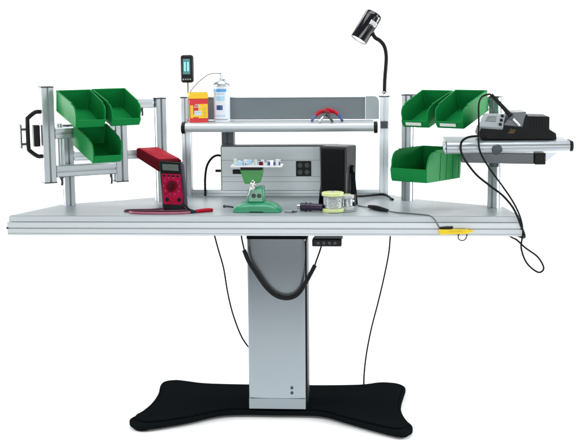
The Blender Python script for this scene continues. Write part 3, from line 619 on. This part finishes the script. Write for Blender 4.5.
spool((.334, .172, H), .027, .060, 'grey white solder spool half hidden behind the yellow one', 'palespool', 'spool')
cable('thin loose solder wire trailing in front of the yellow spool', [(.262, .072, H+.0015), (.285, .066, H+.0015), (.31, .078, H+.0015), (.345, .10, H+.0015), (.37, .125, H+.0015)], .0013, 'greycable', 'solder_wire')
# speaker on U-bracket
sk = thing('loudspeaker', (.29, .31, H), 'black box loudspeaker on a u-shaped bracket beside the power panel', 'loudspeaker')
RS = rotz(-math.radians(21)); sc_ = V((.294, .322, H))
def S(x, y, z): return sc_ + RS @ V((x, y, z))
W2, D2, Z2, Z3 = .061, .058, .042, .246
fp_ = lambda y, s=1: [S(x*s, y, z) for x, z in [(-W2, Z3-.006), (-W2+.004, Z3), (W2-.004, Z3), (W2, Z3-.006), (W2-.004, Z2+.0), (W2-.012, Z2-.006), (-W2+.012, Z2-.006), (-W2+.004, Z2)]]
mb = MB(); mb.loft([fp_(-D2), fp_(D2, .96)]); cb = mb.build('cabinet', 'cabinet', sk, bevel=.006, seg=3)
mb = MB(); mb.box(S(0, -D2-.0025, (Z2+Z3)/2), (W2*2-.022, .005, Z3-Z2-.022), RS); mb.build('grille', 'grille', sk, bevel=.004, seg=3)
for s in (-1, 1):
    mb = MB(); mb.lathe([(.0001, 0), (.018, 0), (.018, .004), (.013, .005), (.012, .014), (.0001, .015)], S(s*(W2-.004), 0, .150), RS @ V((s, 0, 0)), 20); mb.build('knob', 'blackplastic', sk)
mb = MB()
for s in (-1, 1):
    mb.hexa([S(s*(W2+.0085), -.034, 0), S(s*(W2+.0145), -.034, 0), S(s*(W2+.0145), .030, 0), S(s*(W2+.0085), .030, 0)], [S(s*(W2+.001), -.014, .165), S(s*(W2+.005), -.014, .165), S(s*(W2+.005), .014, .165), S(s*(W2+.001), .014, .165)])
mb.box(S(0, 0, .003), (W2*2+.016, .05, .006), RS); br = mb.build('bracket', 'blackpaint', sk, bevel=.001)
mb = MB(); mb.lathe([(.0001, 0), (.006, 0), (.006, .003), (.0001, .004)], S(W2+.016, -.030, .022), (0, -1, 0), 14); mb.build('screw', 'silver', br)
mb = MB(); mb.box(S(W2+.014, -.012, .024), (.010, .03, .048), RS); mb.build('bracket_foot', 'blackplastic', br, bevel=.004)
# cables on the tabletop
cable('thick black cable running back from the loudspeaker round the rear upright', [(.355, .34, H+.035), (.385, .42, H+.022), (.42, .50, H+.014), (.455, .54, H+.012), (.485, .545, H+.012), (.505, .51, H+.008), (.515, .46, H+.006), (.522, .44, H+.005)], .0052)
gc = thing('inline_cable', (.46, .13, H), 'grey cable with a black inline plug crossing to the yellow hand tool', 'cable')
mb = MB(); mb.tube([(.375, .27, H+.003), (.405, .225, H+.004), (.425, .195, H+.006)], .0028, 8); mb.build('cable_lead', 'greycable', gc)
mb = MB(); mb.tube([(.495, .088, H+.006), (.535, .072, H+.003), (.59, .045, H+.003), (.635, .014, H+.003), (.655, -.004, H+.002), (.672, -.014, H-.012), (.688, -.020, H-.038), (.695, -.021, H-.047)], .0028, 8); mb.build('cable_lead', 'greycable', gc)
mb = MB(); mb.tube([(.420, .200, H+.009), (.435, .178, H+.0095), (.452, .152, H+.010), (.470, .122, H+.0095), (.494, .090, H+.008)], lambda t: .0065 + .0035*math.sin(math.pi*t), 12); mb.build('inline_plug', 'blackplastic', gc)
# yellow hand tool hung on the rail
yt = thing('hand_tool', (.75, -.022, .78), 'yellow pocket tool with a small black loop hanging on the front rail', 'hand tool')
mb = MB(); mb.hexa([(.690, -.034, .766), (.800, -.034, .769), (.800, -.006, .769), (.690, -.006, .766)], [(.688, -.034, .786), (.800, -.034, .786), (.800, -.006, .786), (.688, -.006, .786)]); yb = mb.build('tool_body', 'toolyellow', yt, bevel=.004, seg=3)
mb = MB(); mb.cyl((.798, -.02, .777), (.818, -.02, .779), .007, .0055, seg=14); mb.build('tool_end', 'toolyellow', yt, bevel=.001)
mb = MB(); mb.tube([(.690, -.022, .789), (.712, -.024, .7905), (.742, -.026, .793)], lambda t: .0045+.0015*math.sin(math.pi*t), 10); mb.build('clip', 'blackplastic', yt)
mb = MB(); mb.box((.752, -.0345, .779), (.05, .0015, .004)); mb.build('marking', 'olive', yb)
mb = MB()
for k in range(4): mb.cyl((.757+.009*k, -.020, .785), (.757+.009*k, -.020, .7895), .0028, seg=10)
mb.build('stud', 'bezel', yt)
mb = MB(); mb.tube([(.765, -.022, .767), (.762, -.024, .752), (.772, -.026, .743), (.786, -.026, .745), (.794, -.025, .757), (.795, -.022, .767)], .0022, 8); mb.build('wire_loop', 'rubber', yt)

# ------------------------------------------------------------------ cables below and behind
cable('black power cable plugged into the left end of the power panel', [(-.222, .572, 1.012), (-.240, .572, 1.014), (-.262, .570, 1.003), (-.284, .567, .97), (-.293, .565, .92), (-.294, .563, .866), (-.294, .562, H+.004)], .0052)
cable('thin black cable hanging from the table left of the column', [(-.205, .13, .757), (-.186, .13, .68), (-.165, .13, .60), (-.150, .13, .50), (-.130, .13, .41), (-.098, .13, .32), (-.066, .15, .262), (-.052, .195, .235)], .0034)
cable('thin black cable hanging from the table down to the foot on the right', [(.510, .28, .757), (.508, .28, .70), (.502, .29, .63), (.482, .31, .52), (.458, .33, .41), (.432, .35, .30), (.412, .365, .19), (.402, .375, .10), (.400, .40, .038)], .0034)
cs = thing('cable_sleeve', (.07, -.02, .6), 'black cable in a thick sleeve hanging in a u in front of the column', 'cable')
mb = MB(); sp_ = [(-.071, .036, .692), (-.052, .034, .645), (-.023, .034, .599), (.012, .035, .547), (.046, .036, .514), (.079, .037, .500), (.113, .037, .501), (.144, .036, .520), (.175, .034, .568), (.209, .034, .632)]
mb.tube(sp_, .0088, 12); mb.build('sleeve', 'rubber', cs)
for e_ in ([(-.082, .04, .757), (-.079, .038, .735), (-.074, .037, .710), (-.069, .036, .688)], [(.207, .034, .628), (.216, .036, .655), (.227, .040, .685), (.234, .044, .708)]):
    mb = MB(); mb.tube(e_, .0034, 8); mb.build('cable_end', 'rubber', cs)
